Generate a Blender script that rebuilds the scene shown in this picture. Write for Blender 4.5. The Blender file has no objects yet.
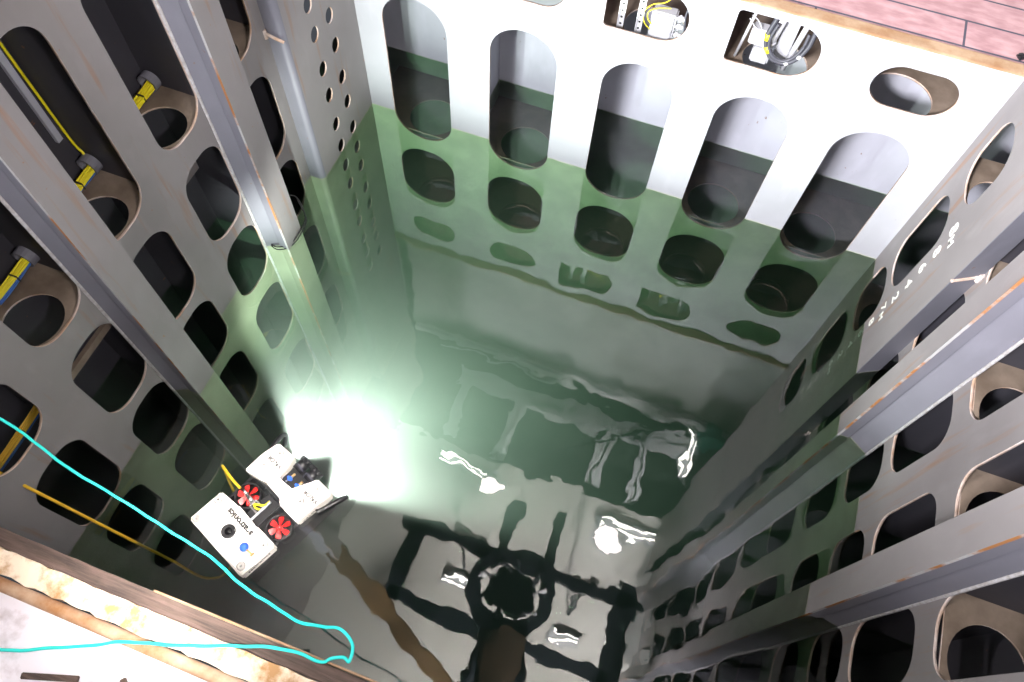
import bpy, bmesh, math, random
from mathutils import Vector, Matrix
PI = math.pi
sc = bpy.context.scene
C = sc.collection
random.seed(7)

# ---------------------------------------------------------------- camera, world, lights, exposure
cam_d = bpy.data.cameras.new('camera'); cam = bpy.data.objects.new('camera', cam_d); C.objects.link(cam)
cam_d.sensor_fit = 'HORIZONTAL'; cam_d.sensor_width = 36.0
cam_d.lens = 755.278 * 36.0 / 1024.0
cam_d.clip_start = 0.05; cam_d.clip_end = 200
RM = Matrix(((0.93698839, -0.32357407, 0.13172916),
             (0.34767428, 0.82663907, -0.44248214),
             (0.03428328, 0.46039947, 0.88704959)))
cam.matrix_world = Matrix.Translation((0, 0, 5.28)) @ RM.to_4x4()
sc.camera = cam
sc.view_settings.view_transform = 'Standard'; sc.view_settings.look = 'None'
sc.view_settings.gamma = 1; sc.view_settings.use_curve_mapping = False
sc.view_settings.exposure = 0.0

w = bpy.data.worlds.new('world'); sc.world = w; w.use_nodes = True
w.node_tree.nodes['Background'].inputs[0].default_value = (0.55, 0.6, 0.7, 1)
w.node_tree.nodes['Background'].inputs[1].default_value = 0.12


def aim(o, loc, target):
    o.location = loc
    o.rotation_euler = (Vector(target) - Vector(loc)).to_track_quat('-Z', 'Y').to_euler()


def area(name, loc, target, sx, sy, power, col=(1, 1, 1), spread=180):
    l = bpy.data.lights.new(name, 'AREA'); l.shape = 'RECTANGLE'; l.size = sx; l.size_y = sy
    l.energy = power; l.color = col; l.spread = math.radians(spread)
    o = bpy.data.objects.new(name, l); C.objects.link(o); aim(o, loc, target)
    return o


# added lamps, out of view, that light the pool (housings built further down)
ADDED_LIGHTS = [
    ((-1.7, -1.2, 4.8), (-0.8, 4.5, 0.7), 0.9, 0.6, 78, (0.95, 0.96, 1.0)),
    ((-1.2, -1.5, 5.4), (1.9, 4.5, 2.3), 0.9, 0.6, 175, (0.98, 0.97, 1.0)),
    ((-0.2, -0.7, 6.4), (-1.92, 0.75, 0.0), 0.35, 0.25, 13, (1.0, 0.94, 0.88)),
    ((-2.7, -0.9, 3.9), (-1.5, -0.25, 2.0), 0.3, 0.2, 3, (1.0, 0.90, 0.86)),
    ((1.6, -2.6, 4.6), (-0.6, 2.8, 9.0), 0.5, 0.35, 950, (1.0, 0.97, 0.93)),
    ((-2.6, -2.6, 4.2), (-0.6, 6.5, 6.0), 0.5, 0.35, 260, (0.97, 0.98, 1.0)),
    ((1.55, -0.12, 5.6), (-3.0, 2.5, 2.3), 0.4, 0.3, 36, (1.0, 0.94, 0.93)),
    ((-2.5, -0.15, 5.6), (2.0, 2.4, 2.4), 0.4, 0.3, 44, (1.0, 0.94, 0.93)),
    ((-2.0, -2.2, 5.2), (2.0, 2.3, 6.2), 0.5, 0.35, 900, (0.96, 0.97, 1.0)),
]
for i, (loc, tgt, sx, sy, p, col) in enumerate(ADDED_LIGHTS):
    area('added_area_lamp', loc, tgt, sx, sy, p, col, (60, 56, 16, 70, 95, 66, 75, 85, 60)[i])


def tag(o, label=None, cat=None, group=None, kind=None):
    if label: o['label'] = label
    if cat: o['category'] = cat
    if group: o['group'] = group
    if kind: o['kind'] = kind
    return o


# ---------------------------------------------------------------- materials
def mat(name, col, rough=0.5, metal=0.0, emit=None, estr=0.0, spec=None):
    m = bpy.data.materials.new(name); m.use_nodes = True
    b = m.node_tree.nodes['Principled BSDF']
    b.inputs['Base Color'].default_value = (*col, 1); b.inputs['Roughness'].default_value = rough
    b.inputs['Metallic'].default_value = metal
    if spec is not None: b.inputs['Specular IOR Level'].default_value = spec
    if emit:
        b.inputs['Emission Color'].default_value = (*emit, 1); b.inputs['Emission Strength'].default_value = estr
    return m


def N(nt, t, **kw):
    n = nt.nodes.new(t)
    for k, v in kw.items(): setattr(n, k, v)
    return n


def ramp(nt, src, stops, interp='LINEAR'):
    r = N(nt, 'ShaderNodeValToRGB'); r.color_ramp.interpolation = interp
    e = r.color_ramp.elements
    while len(e) < len(stops): e.new(0.5)
    for q, (p, c) in zip(e, stops):
        q.position = p; q.color = (c, c, c, 1) if not isinstance(c, tuple) else (*c, 1)
    nt.links.new(src, r.inputs[0]); return r.outputs[0]


def mixc(nt, fac, a, b):
    m = N(nt, 'ShaderNodeMix', data_type='RGBA')
    for s, v in ((m.inputs[0], fac), (m.inputs[6], a), (m.inputs[7], b)):
        if hasattr(v, 'is_output'): nt.links.new(v, s)
        elif isinstance(v, tuple): s.default_value = (*v, 1)
        else: s.default_value = v
    return m.outputs[2]


def noise(nt, vec, scale, detail=3, rough=0.5):
    n = N(nt, 'ShaderNodeTexNoise'); n.inputs['Scale'].default_value = scale
    n.inputs['Detail'].default_value = detail; n.inputs['Roughness'].default_value = rough
    nt.links.new(vec, n.inputs['Vector']); return n.outputs['Fac']


def vmul(nt, vec, s):
    m = N(nt, 'ShaderNodeVectorMath', operation='MULTIPLY'); nt.links.new(vec, m.inputs[0])
    m.inputs[1].default_value = s; return m.outputs[0]


def steel(name, base, algae=(0.27, 0.275, 0.20), rust_amt=0.62, rust_col=(0.20, 0.085, 0.035), rough=0.55, var=0.12):
    """grey ship paint; rust specks and runs; green growth on everything that stays under water"""
    m = mat(name, base, rough); nt = m.node_tree; b = nt.nodes['Principled BSDF']
    g = N(nt, 'ShaderNodeNewGeometry').outputs['Position']
    big = noise(nt, g, 1.3, 4)
    c = mixc(nt, ramp(nt, big, [(0.3, 0.0), (0.7, 1.0)]), tuple(x * (1 - var) for x in base), tuple(min(1, x * (1 + var)) for x in base))
    # pale patches and brush marks
    c = mixc(nt, ramp(nt, noise(nt, vmul(nt, g, (3, 3, 1.2)), 2.0, 5), [(0.55, 0.0), (0.75, 0.35)]), c, tuple(min(1, x * 1.35) for x in base))
    # rust: speckles, and long runs stretched along z
    sp = ramp(nt, noise(nt, g, 22, 2), [(0.74, 0.0), (0.80, 0.8)])
    run = ramp(nt, noise(nt, vmul(nt, g, (9, 9, 0.7)), 1.6, 4), [(rust_amt, 0.0), (rust_amt + 0.16, 0.6)])
    mx = N(nt, 'ShaderNodeMath', operation='MAXIMUM'); nt.links.new(sp, mx.inputs[0]); nt.links.new(run, mx.inputs[1])
    c = mixc(nt, mx.outputs[0], c, rust_col)
    # growth below the water line
    sx = N(nt, 'ShaderNodeSeparateXYZ'); nt.links.new(g, sx.inputs[0])
    gr = ramp(nt, sx.outputs['Z'], [(0.0, 1.0), (0.012, 0.0)])
    ac = mixc(nt, ramp(nt, noise(nt, g, 4, 5), [(0.35, 0.0), (0.7, 1.0)]), tuple(x * 0.85 for x in algae), tuple(min(1, x * 1.12) for x in algae))
    c = mixc(nt, gr, c, ac)
    nt.links.new(c, b.inputs['Base Color'])
    bp = N(nt, 'ShaderNodeBump'); bp.inputs['Strength'].default_value = 0.05; bp.inputs['Distance'].default_value = 0.01
    nt.links.new(noise(nt, g, 30, 3), bp.inputs['Height']); nt.links.new(bp.outputs[0], b.inputs['Normal'])
    return m


def speckled(name, c1, c2, scale=8, rough=0.7, stretch=(1, 1, 1), lo=0.35, hi=0.65, metal=0.0, bump=0.2):
    m = mat(name, c1, rough, metal); nt = m.node_tree; b = nt.nodes['Principled BSDF']
    g = N(nt, 'ShaderNodeNewGeometry').outputs['Position']
    n_ = noise(nt, vmul(nt, g, stretch), scale, 6, 0.6)
    nt.links.new(mixc(nt, ramp(nt, n_, [(lo, 0.0), (hi, 1.0)]), c1, c2), b.inputs['Base Color'])
    bp = N(nt, 'ShaderNodeBump'); bp.inputs['Strength'].default_value = bump; bp.inputs['Distance'].default_value = 0.02
    nt.links.new(n_, bp.inputs['Height']); nt.links.new(bp.outputs[0], b.inputs['Normal'])
    return m


M = {}
M['steel'] = steel('painted_steel', (0.225, 0.207, 0.212), rust_amt=0.585, rust_col=(0.27, 0.12, 0.045))
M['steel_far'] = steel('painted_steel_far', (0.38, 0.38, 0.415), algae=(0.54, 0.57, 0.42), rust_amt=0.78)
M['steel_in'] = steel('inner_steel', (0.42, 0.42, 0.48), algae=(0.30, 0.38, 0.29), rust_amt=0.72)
M['steel_shaded'] = steel('inner_steel_shaded', (0.042, 0.040, 0.050), algae=(0.03, 0.05, 0.035), rust_amt=0.70)  # shade inside the side wall openings, put into the base colour
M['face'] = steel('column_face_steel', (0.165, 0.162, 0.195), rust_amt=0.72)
M['rim'] = speckled('rusty_cut_edge', (0.42, 0.27, 0.18), (0.60, 0.52, 0.50), 6, stretch=(1, 1, 1))
M['rust_edge'] = speckled('patchy_rust_edge', (0.42, 0.41, 0.42), (0.36, 0.15, 0.05), 2.6, stretch=(1, 1, 1), lo=0.46, hi=0.54)
M['silt'] = speckled('rust_stained_shelf', (0.13, 0.095, 0.07), (0.24, 0.185, 0.145), 3.5)
M['weld'] = speckled('weld_bead', (0.50, 0.49, 0.52), (0.34, 0.31, 0.30), 30)
M['wood_deck'] = None
M['rust_strip'] = speckled('rusty_coaming', (0.26, 0.14, 0.07), (0.36, 0.25, 0.16), 7)
M['timber'] = speckled('weathered_timber', (0.035, 0.022, 0.018), (0.13, 0.085, 0.07), 9, stretch=(0.35, 5, 5), bump=0.6)
M['ply'] = speckled('flaking_plywood', (0.40, 0.22, 0.09), (0.80, 0.66, 0.52), 9, lo=0.38, hi=0.55, bump=0.5)
M['pipe_rust'] = speckled('rusty_pipe', (0.36, 0.17, 0.07), (0.62, 0.45, 0.33), 5, lo=0.35, hi=0.6)
M['deck_near'] = speckled('worn_grey_deck', (0.33, 0.26, 0.27), (0.80, 0.76, 0.84), 3.2, lo=0.36, hi=0.52)
M['white_shell'] = mat('white_float_shell', (0.90, 0.85, 0.80), 0.35)
M['black'] = mat('black_plastic', (0.012, 0.012, 0.014), 0.4)
M['black_shine'] = mat('black_glass', (0.005, 0.005, 0.006), 0.08)
M['red'] = mat('red_propeller', (0.62, 0.02, 0.02), 0.4)
M['blue'] = mat('blue_cap', (0.03, 0.12, 0.75), 0.3)
M['chrome'] = mat('bright_metal', (0.75, 0.75, 0.75), 0.25, 1.0)
M['grey_screw'] = mat('grey_washer', (0.45, 0.42, 0.40), 0.4)
M['brass'] = mat('brass', (0.75, 0.50, 0.22), 0.35, 0.8)
M['yellow'] = mat('yellow_cable', (0.85, 0.72, 0.02), 0.45)
M['amber'] = mat('amber_cable', (0.80, 0.48, 0.03), 0.45)
M['blue_cable'] = mat('blue_cable', (0.03, 0.12, 0.42), 0.45)
M['teal'] = mat('turquoise_rope', (0.02, 0.72, 0.66), 0.6)
M['ink'] = mat('black_ink', (0.02, 0.02, 0.02), 0.6)
M['white_paint'] = mat('white_paint', (0.85, 0.84, 0.78), 0.6)
M['box_white'] = mat('white_enamel', (0.42, 0.42, 0.45), 0.4)
M['galv'] = mat('galvanised_strip', (0.62, 0.62, 0.66), 0.4, 0.3)
M['hose'] = mat('dark_hose', (0.05, 0.05, 0.065), 0.45)
M['ceil'] = speckled('ceiling_panel', (0.72, 0.70, 0.66), (0.80, 0.78, 0.74), 0.8, bump=0)
M['bulk'] = speckled('bulkhead_paint', (0.34, 0.35, 0.36), (0.42, 0.43, 0.44), 0.7, bump=0)
M['hangar'] = mat('hangar_paint', (0.14, 0.15, 0.145), 0.8)
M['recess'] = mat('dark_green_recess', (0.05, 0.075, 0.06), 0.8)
M['beam_white'] = mat('white_girder', (0.80, 0.80, 0.84), 0.5)
M['beam_dark'] = mat('dark_frame_paint', (0.012, 0.015, 0.022), 0.5)
M['brown_dark'] = speckled('dark_brown_paint', (0.03, 0.018, 0.010), (0.09, 0.055, 0.03), 3)
M['boom'] = speckled('brown_boom_paint', (0.10, 0.06, 0.025), (0.20, 0.12, 0.05), 3)
M['tube_light'] = mat('lamp_tube', (1, 1, 1), 0.5, emit=(1.0, 0.97, 0.90), estr=14)
M['lens_on'] = mat('lit_lens', (1, 1, 1), 0.2, emit=(0.85, 1.0, 0.92), estr=120)
M['teal_tank'] = mat('teal_tank', (0.05, 0.30, 0.26), 0.4)
M['orange'] = mat('orange_band', (0.8, 0.25, 0.06), 0.5)

# far deck: dull red boards with dark seams along x and a few butt joints
m = mat('red_brown_boards', (0.42, 0.22, 0.22), 0.75); M['wood_deck'] = m
nt = m.node_tree; b = nt.nodes['Principled BSDF']
g = N(nt, 'ShaderNodeNewGeometry').outputs['Position']
base = mixc(nt, ramp(nt, noise(nt, vmul(nt, g, (2, 5, 1)), 4, 5), [(0.35, 0.0), (0.7, 1.0)]), (0.30, 0.165, 0.18), (0.44, 0.27, 0.28))
sep = N(nt, 'ShaderNodeSeparateXYZ'); nt.links.new(g, sep.inputs[0])
br = N(nt, 'ShaderNodeTexBrick'); br.offset = 0.5; br.inputs['Scale'].default_value = 1.0
br.inputs['Mortar Size'].default_value = 0.009; br.inputs['Mortar Smooth'].default_value = 0.3
br.inputs['Brick Width'].default_value = 1.85; br.inputs['Row Height'].default_value = 0.25
br.inputs['Color1'].default_value = (0, 0, 0, 1); br.inputs['Color2'].default_value = (0, 0, 0, 1); br.inputs['Mortar'].default_value = (1, 1, 1, 1)
off = N(nt, 'ShaderNodeVectorMath', operation='ADD'); off.inputs[1].default_value = (0.43, 0.175, 0)
nt.links.new(g, off.inputs[0]); nt.links.new(off.outputs[0], br.inputs['Vector'])
nt.links.new(mixc(nt, br.outputs['Color'], base, (0.05, 0.05, 0.075)), b.inputs['Base Color'])

# water: Fresnel mirror over a clear surface, green murk inside
m = bpy.data.materials.new('sea_water'); m.use_nodes = True; M['water'] = m
nt = m.node_tree; nt.nodes.clear()
out = N(nt, 'ShaderNodeOutputMaterial')
g = N(nt, 'ShaderNodeNewGeometry').outputs['Position']
n1 = noise(nt, g, 2.6, 2, 0.45)
n2 = noise(nt, g, 0.9, 1, 0.5)
ad = N(nt, 'ShaderNodeMath', operation='MULTIPLY_ADD'); nt.links.new(n2, ad.inputs[0]); ad.inputs[1].default_value = 1.6; nt.links.new(n1, ad.inputs[2])
bp = N(nt, 'ShaderNodeBump'); bp.inputs['Strength'].default_value = 1.0; bp.inputs['Distance'].default_value = 0.0028
n3 = noise(nt, g, 7.5, 2, 0.5)
ad2 = N(nt, 'ShaderNodeMath', operation='MULTIPLY_ADD'); nt.links.new(n3, ad2.inputs[0]); ad2.inputs[1].default_value = 0.10; nt.links.new(ad.outputs[0], ad2.inputs[2])
nt.links.new(ad2.outputs[0], bp.inputs['Height'])
fr = N(nt, 'ShaderNodeFresnel'); fr.inputs['IOR'].default_value = 1.95; nt.links.new(bp.outputs[0], fr.inputs['Normal'])
tr = N(nt, 'ShaderNodeBsdfTransparent'); gl = N(nt, 'ShaderNodeBsdfGlossy'); gl.inputs['Roughness'].default_value = 0.0
nt.links.new(bp.outputs[0], gl.inputs['Normal'])
ms = N(nt, 'ShaderNodeMixShader'); nt.links.new(fr.outputs[0], ms.inputs[0]); nt.links.new(tr.outputs[0], ms.inputs[1]); nt.links.new(gl.outputs[0], ms.inputs[2])
nt.links.new(ms.outputs[0], out.inputs['Surface'])
va = N(nt, 'ShaderNodeVolumeAbsorption'); va.inputs['Color'].default_value = (0.635, 0.735, 0.67, 1); va.inputs['Density'].default_value = 1.55
vs = N(nt, 'ShaderNodeVolumeScatter'); vs.inputs['Color'].default_value = (0.86, 0.97, 0.90, 1); vs.inputs['Density'].default_value = 0.14
vs.inputs['Anisotropy'].default_value = 0.0
av = N(nt, 'ShaderNodeAddShader'); nt.links.new(va.outputs[0], av.inputs[0]); nt.links.new(vs.outputs[0], av.inputs[1])
nt.links.new(av.outputs[0], out.inputs['Volume'])


# ---------------------------------------------------------------- mesh helpers
def link(name, bm, m, parent=None, smooth=False, second=None):
    bmesh.ops.recalc_face_normals(bm, faces=bm.faces)
    me = bpy.data.meshes.new(name); bm.to_mesh(me); bm.free()
    o = bpy.data.objects.new(name, me); C.objects.link(o)
    me.materials.append(m)
    if second: me.materials.append(second)
    if smooth:
        for p in me.polygons: p.use_smooth = True
    if parent: o.parent = parent
    return o


def bx(bm, x0, x1, y0, y1, z0, z1, bev=0.0, mi=0):
    r = bmesh.ops.create_cube(bm, size=1, matrix=Matrix.Translation(((x0 + x1) / 2, (y0 + y1) / 2, (z0 + z1) / 2)) @ Matrix.Diagonal((x1 - x0, y1 - y0, z1 - z0, 1)))
    fs = {f for v in r['verts'] for f in v.link_faces}
    for f in fs: f.material_index = mi
    if bev:
        bmesh.ops.bevel(bm, geom=list({e for v in r['verts'] for e in v.link_edges}), offset=bev, segments=2, affect='EDGES')


def cyl(bm, p0, p1, r0, r1=None, seg=20, caps=True):
    p0, p1 = Vector(p0), Vector(p1); d = p1 - p0
    mt = Matrix.Translation((p0 + p1) / 2) @ d.to_track_quat('Z', 'Y').to_matrix().to_4x4()
    bmesh.ops.create_cone(bm, cap_ends=caps, segments=seg, radius1=r0, radius2=r0 if r1 is None else r1, depth=d.length, matrix=mt)


def prism(bm, pts, z0, z1):
    a = [bm.verts.new((x, y, z0)) for x, y in pts]; b_ = [bm.verts.new((x, y, z1)) for x, y in pts]
    n = len(pts)
    bm.faces.new(a[::-1]); bm.faces.new(b_)
    for i in range(n): bm.faces.new((a[i], a[(i + 1) % n], b_[(i + 1) % n], b_[i]))


def smooth_path(pts, k=8):
    pts = [Vector(p) for p in pts]; out = []
    for i in range(len(pts) - 1):
        p0 = pts[max(i - 1, 0)]; p1 = pts[i]; p2 = pts[i + 1]; p3 = pts[min(i + 2, len(pts) - 1)]
        for j in range(k):
            t = j / k
            out.append(0.5 * ((2 * p1) + (p2 - p0) * t + (2 * p0 - 5 * p1 + 4 * p2 - p3) * t * t + (3 * p1 - p0 - 3 * p2 + p3) * t ** 3))
    out.append(pts[-1]); return out


def tube(bm, pts, r, seg=8, k=8, smooth=True, r_end=None):
    P = smooth_path(pts, k) if smooth else [Vector(p) for p in pts]
    rings = []; up = Vector((0.13, 0.21, 1)).normalized()
    for i, p in enumerate(P):
        t = (P[min(i + 1, len(P) - 1)] - P[max(i - 1, 0)]).normalized()
        a = t.cross(up)
        if a.length < 0.05: a = t.cross(Vector((1, 0, 0.1)))
        a.normalize(); b_ = t.cross(a)
        rr = r if r_end is None else r + (r_end - r) * i / (len(P) - 1)
        rings.append([bm.verts.new(p + (a * math.cos(2 * PI * s / seg) + b_ * math.sin(2 * PI * s / seg)) * rr) for s in range(seg)])
    for i in range(len(rings) - 1):
        for s in range(seg):
            bm.faces.new((rings[i][s], rings[i][(s + 1) % seg], rings[i + 1][(s + 1) % seg], rings[i + 1][s]))
    bm.faces.new(rings[0][::-1]); bm.faces.new(rings[-1])


def revolve(bm, prof, center, seg=28, mtx=None, closed=False):
    """profile (r, z) turned round z"""
    rings = []
    for r, z in prof:
        rings.append([bm.verts.new((r * math.cos(2 * PI * s / seg), r * math.sin(2 * PI * s / seg), z)) for s in range(seg)])
    vs_ = [v for q in rings for v in q]
    for i in range(len(rings) - 1):
        for s in range(seg):
            bm.faces.new((rings[i][s], rings[i][(s + 1) % seg], rings[i + 1][(s + 1) % seg], rings[i + 1][s]))
    if closed:
        for s in range(seg): bm.faces.new((rings[-1][s], rings[-1][(s + 1) % seg], rings[0][(s + 1) % seg], rings[0][s]))
    else:
        bm.faces.new(rings[0][::-1]); bm.faces.new(rings[-1])
    mt = Matrix.Translation(center) @ (mtx or Matrix.Identity(4))
    bmesh.ops.transform(bm, matrix=mt, verts=vs_)


def rr_hole(u0, u1, v0, v1, r, seg=10):
    """outline with rounded corners; r may be a number or four (bl, br, tr, tl)"""
    rs = r if isinstance(r, (tuple, list)) else (r,) * 4
    w_, h_ = (u1 - u0), (v1 - v0)
    rs = [min(q, w_ / 2, h_ / 2) for q in rs]
    out = []
    for (cx, cy, a0, q) in ((u0 + rs[0], v0 + rs[0], PI, rs[0]), (u1 - rs[1], v0 + rs[1], 1.5 * PI, rs[1]), (u1 - rs[2], v1 - rs[2], 0, rs[2]), (u0 + rs[3], v1 - rs[3], 0.5 * PI, rs[3])):
        if q < 0.002: out.append((cx, cy)); continue
        for i in range(seg + 1):
            a = a0 + i * PI / 2 / seg
            out.append((cx + q * math.cos(a), cy + q * math.sin(a)))
    return out


def ell(cx, cy, rx, ry, seg=32):
    return [(cx + rx * math.cos(2 * PI * i / seg), cy + ry * math.sin(2 * PI * i / seg)) for i in range(seg)]


def plate(name, outline, holes, thick, mtx, m, rim=None, parent=None):
    """flat plate with cut-outs; local z is the thickness, front face at local z = 0, body behind it"""
    cu = bpy.data.curves.new('outline', 'CURVE'); cu.dimensions = '2D'; cu.fill_mode = 'BOTH'; cu.extrude = thick / 2
    for ring in [outline] + list(holes):
        s = cu.splines.new('POLY'); s.points.add(len(ring) - 1); s.use_cyclic_u = True
        for p, (x, y) in zip(s.points, ring): p.co = (x, y, 0, 1)
    tmp = bpy.data.objects.new('outline', cu)
    C.objects.link(tmp)
    dg = bpy.context.evaluated_depsgraph_get(); dg.update()
    me = bpy.data.meshes.new_from_object(tmp.evaluated_get(dg))
    bpy.data.objects.remove(tmp); bpy.data.curves.remove(cu)
    me.name = name; me.materials.clear(); me.materials.append(m)
    me.transform(Matrix.Translation((0, 0, -thick / 2)))
    bm = bmesh.new(); bm.from_mesh(me); bmesh.ops.remove_doubles(bm, verts=bm.verts, dist=1e-5)
    bmesh.ops.recalc_face_normals(bm, faces=bm.faces)
    if rim:
        me.materials.append(rim)
        for f in bm.faces: f.material_index = 1 if abs(f.normal.z) < 0.5 else 0
    bmesh.ops.transform(bm, matrix=mtx, verts=bm.verts)
    bmesh.ops.recalc_face_normals(bm, faces=bm.faces)
    bm.to_mesh(me); bm.free()
    o = bpy.data.objects.new(name, me); C.objects.link(o)
    if parent: o.parent = parent
    return o


def text_mesh(body, size, m, mtx, name='lettering', parent=None, depth=0.0006, shear=0, bold=0.0):
    cu = bpy.data.curves.new('letters', 'FONT'); cu.body = body; cu.size = size; cu.extrude = depth
    cu.align_x = 'CENTER'; cu.align_y = 'CENTER'; cu.offset = bold; cu.shear = shear
    tmp = bpy.data.objects.new('letters', cu); C.objects.link(tmp)
    dg = bpy.context.evaluated_depsgraph_get(); dg.update()
    me = bpy.data.meshes.new_from_object(tmp.evaluated_get(dg)); bpy.data.objects.remove(tmp); bpy.data.curves.remove(cu)
    me.transform(mtx); me.materials.clear(); me.materials.append(m)
    o = bpy.data.objects.new(name, me); C.objects.link(o)
    if parent: o.parent = parent
    return o


# plane frames: local (u, v, n) -> world
def frame_far(y):   # u = x, v = z, front faces -y
    return Matrix(((1, 0, 0, 0), (0, 0, -1, y), (0, 1, 0, 0), (0, 0, 0, 1)))


def frame_left(x):  # u = y, v = z, front faces +x
    return Matrix(((0, 0, 1, x), (1, 0, 0, 0), (0, 1, 0, 0), (0, 0, 0, 1)))


def frame_right(x):  # u = y, v = z, front faces -x
    return Matrix(((0, 0, -1, x), (1, 0, 0, 0), (0, 1, 0, 0), (0, 0, 0, 1)))


def frame_flat(z):  # u = x, v = y, front faces up
    return Matrix.Translation((0, 0, z))


def rect(a, b_, c, d): return [(a, c), (b_, c), (b_, d), (a, d)]


ZB = -4.2            # bottom of the well
# ---------------------------------------------------------------- far wall
SLOTX = [-2.355, -1.42, -0.49, 0.405, 1.295]
holes = []
for i, cx in enumerate(SLOTX):
    holes.append(rr_hole(cx - 0.283, cx + 0.283, -0.265, 1.29, 0.275, 14))
    holes.append(rr_hole(cx - 0.29, cx + 0.29, -1.2, -0.43, 0.26, 12))
for cx in (-2.35, -1.4): holes.append(rr_hole(cx - 0.27, cx + 0.27, 1.55, 1.9, 0.175, 12))
holes.append(rr_hole(-0.84, -0.25, 1.535, 1.925, (0.03, 0.19, 0.19, 0.03), 12))
holes.append(rr_hole(0.045, 0.645, 1.53, 1.95, (0.03, 0.20, 0.20, 0.03), 12))
holes.append(rr_hole(1.025, 1.575, 1.52, 1.86, 0.17, 14))
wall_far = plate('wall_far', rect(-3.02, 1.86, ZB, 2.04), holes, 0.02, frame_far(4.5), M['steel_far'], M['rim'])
tag(wall_far, kind='structure')
bm = bmesh.new(); bx(bm, -3.6, 2.6, 5.24, 5.26, ZB, 2.04); link('back_plate', bm, M['steel_in'], wall_far)
for x in (-1.89, -0.95, -0.03, 0.86):
    bm = bmesh.new(); bx(bm, x - 0.008, x + 0.008, 4.52, 5.24, ZB, 2.04); link('partition', bm, M['steel_in'], wall_far)
for i, cx in enumerate(SLOTX):
    u0, u1 = (cx - 0.455, cx + 0.435)
    u0 = {0: -2.95, 1: -1.88, 2: -0.94, 3: -0.02, 4: 0.87}[i]; u1 = {0: -1.90, 1: -0.96, 2: -0.04, 3: 0.85, 4: 1.95}[i]
    zs = [1.44, -1.35] + ([] if i == 2 else [-0.2])
    for z in zs:
        s = plate('shelf', rect(u0, u1, 4.521, 5.239), [ell(cx, 4.74, 0.235, 0.225)], 0.015, frame_flat(z), M['silt'], M['rim'], wall_far)
# ---------------------------------------------------------------- far-left perforated column plate
ph = []
for z in (1.79, 1.53, 1.27, 0.94, 0.665, 0.335, 0.07, -0.19, -0.45, -0.78, -1.05, -1.36, -1.62, -1.9): ph.append(ell(3.885, z, 0.055, 0.066, 22))
for z in (1.86, 1.53, 1.262, 0.985, 0.655, 0.38, 0.07, -0.19, -0.45, -0.78, -1.05, -1.36, -1.62, -1.9): ph.append(ell(4.12, z, 0.055, 0.066, 22))
pl = plate('wall_far_left', rect(3.565, 4.499, ZB, 6.2), ph, 0.014, frame_left(-2.87), M['steel'], M['rim'])
tag(pl, kind='structure')
bm = bmesh.new()
arc = [(-2.87 - 0.045 * (1 - math.cos(a)), 3.565 - 0.045 * math.sin(a)) for a in [i * PI / 16 for i in range(9)]]
outer = arc + [(-3.0, 3.52)]
inner = [(-3.0, 3.534), (-2.915, 3.534)] + [(-2.87 - 0.014 - 0.031 * (1 - math.cos(a)), 3.565 - 0.031 * math.sin(a)) for a in [PI / 2 - i * PI / 16 for i in range(9)]]
prism(bm, outer + inner, ZB, 6.2)
link('column_face', bm, M['face'], pl)
bm = bmesh.new()
for x0, x1, y0 in ((-2.889, -2.886, 3.5),):
    bx(bm, -3.0, -2.9, 3.72, 3.73, ZB, 2.9)
link('inner_rib', bm, M['steel_in'], pl)
# ---------------------------------------------------------------- left wall
T = 0.018
lh = []


def lhole(y0, y1, z0, z1, r=0.18): lh.append(rr_hole(y0, y1, z0, z1, r, 10))


for z0, z1 in ((1.56, 2.75), (0.57, 1.335), (-0.19, 0.45), (-1.15, -0.45), (-2.2, -1.5)): lhole(2.965, 3.40, z0, z1)
for z0, z1 in ((1.535, 2.82), (0.56, 1.33), (-0.22, 0.43), (-1.2, -0.41), (-2.25, -1.50)): lhole(2.265, 2.705, z0, z1)
for z0, z1 in ((1.45, 2.85), (0.475, 1.255), (-0.31, 0.365), (-1.25, -0.48), (-2.3, -1.50)): lhole(1.565, 2.005, z0, z1)
for z0, z1 in ((1.37, 2.80), (0.40, 1.17), (-0.445, 0.285), (-1.40, -0.54), (-2.4, -1.65)): lhole(0.888, 1.322, z0, z1)
for z0, z1 in ((1.0, 1.62), (-0.085, 0.765), (-0.90, -0.205), (-1.9, -1.09)): lhole(0.212, 0.66, z0, z1)
wl = plate('wall_left', rect(-0.05, 3.56, ZB, 6.2), lh, T, frame_left(-3.0), M['steel'], M['rim'])
tag(wl, kind='structure')
bm = bmesh.new(); bx(bm, -3.54, -3.52, -0.05, 4.5, ZB, 6.2); link('back_plate', bm, M['steel_shaded'], wl)
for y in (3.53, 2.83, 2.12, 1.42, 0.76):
    bm = bmesh.new(); bx(bm, -3.52, -3.019, y - 0.008, y + 0.008, ZB, 6.2); link('partition', bm, M['steel_shaded'], wl)
for (y0, y1, cy, z) in ((2.84, 3.52, 3.17, 1.55), (2.13, 2.82, 2.50, 1.52), (1.43, 2.11, 1.78, 1.44), (0.77, 1.41, 1.07, 1.36)):
    plate('shelf', rect(-3.519, -3.019, y0, y1), [ell(-3.215, cy, 0.175, 0.18)], 0.014, frame_flat(z), M['silt'], M['rim'], wl)
# cable collars on the partitions
for y, z in ((2.77, 1.59), (2.07, 1.535), (1.385, 1.465)):
    bm = bmesh.new()
    revolve(bm, [(0.052, -0.03), (0.066, -0.03), (0.066, 0.03), (0.052, 0.03)], (-3.43, y, z), 20, Matrix.Rotation(PI / 2, 4, 'X'), closed=True)
    link('cable_collar', bm, M['face'], wl)
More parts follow.
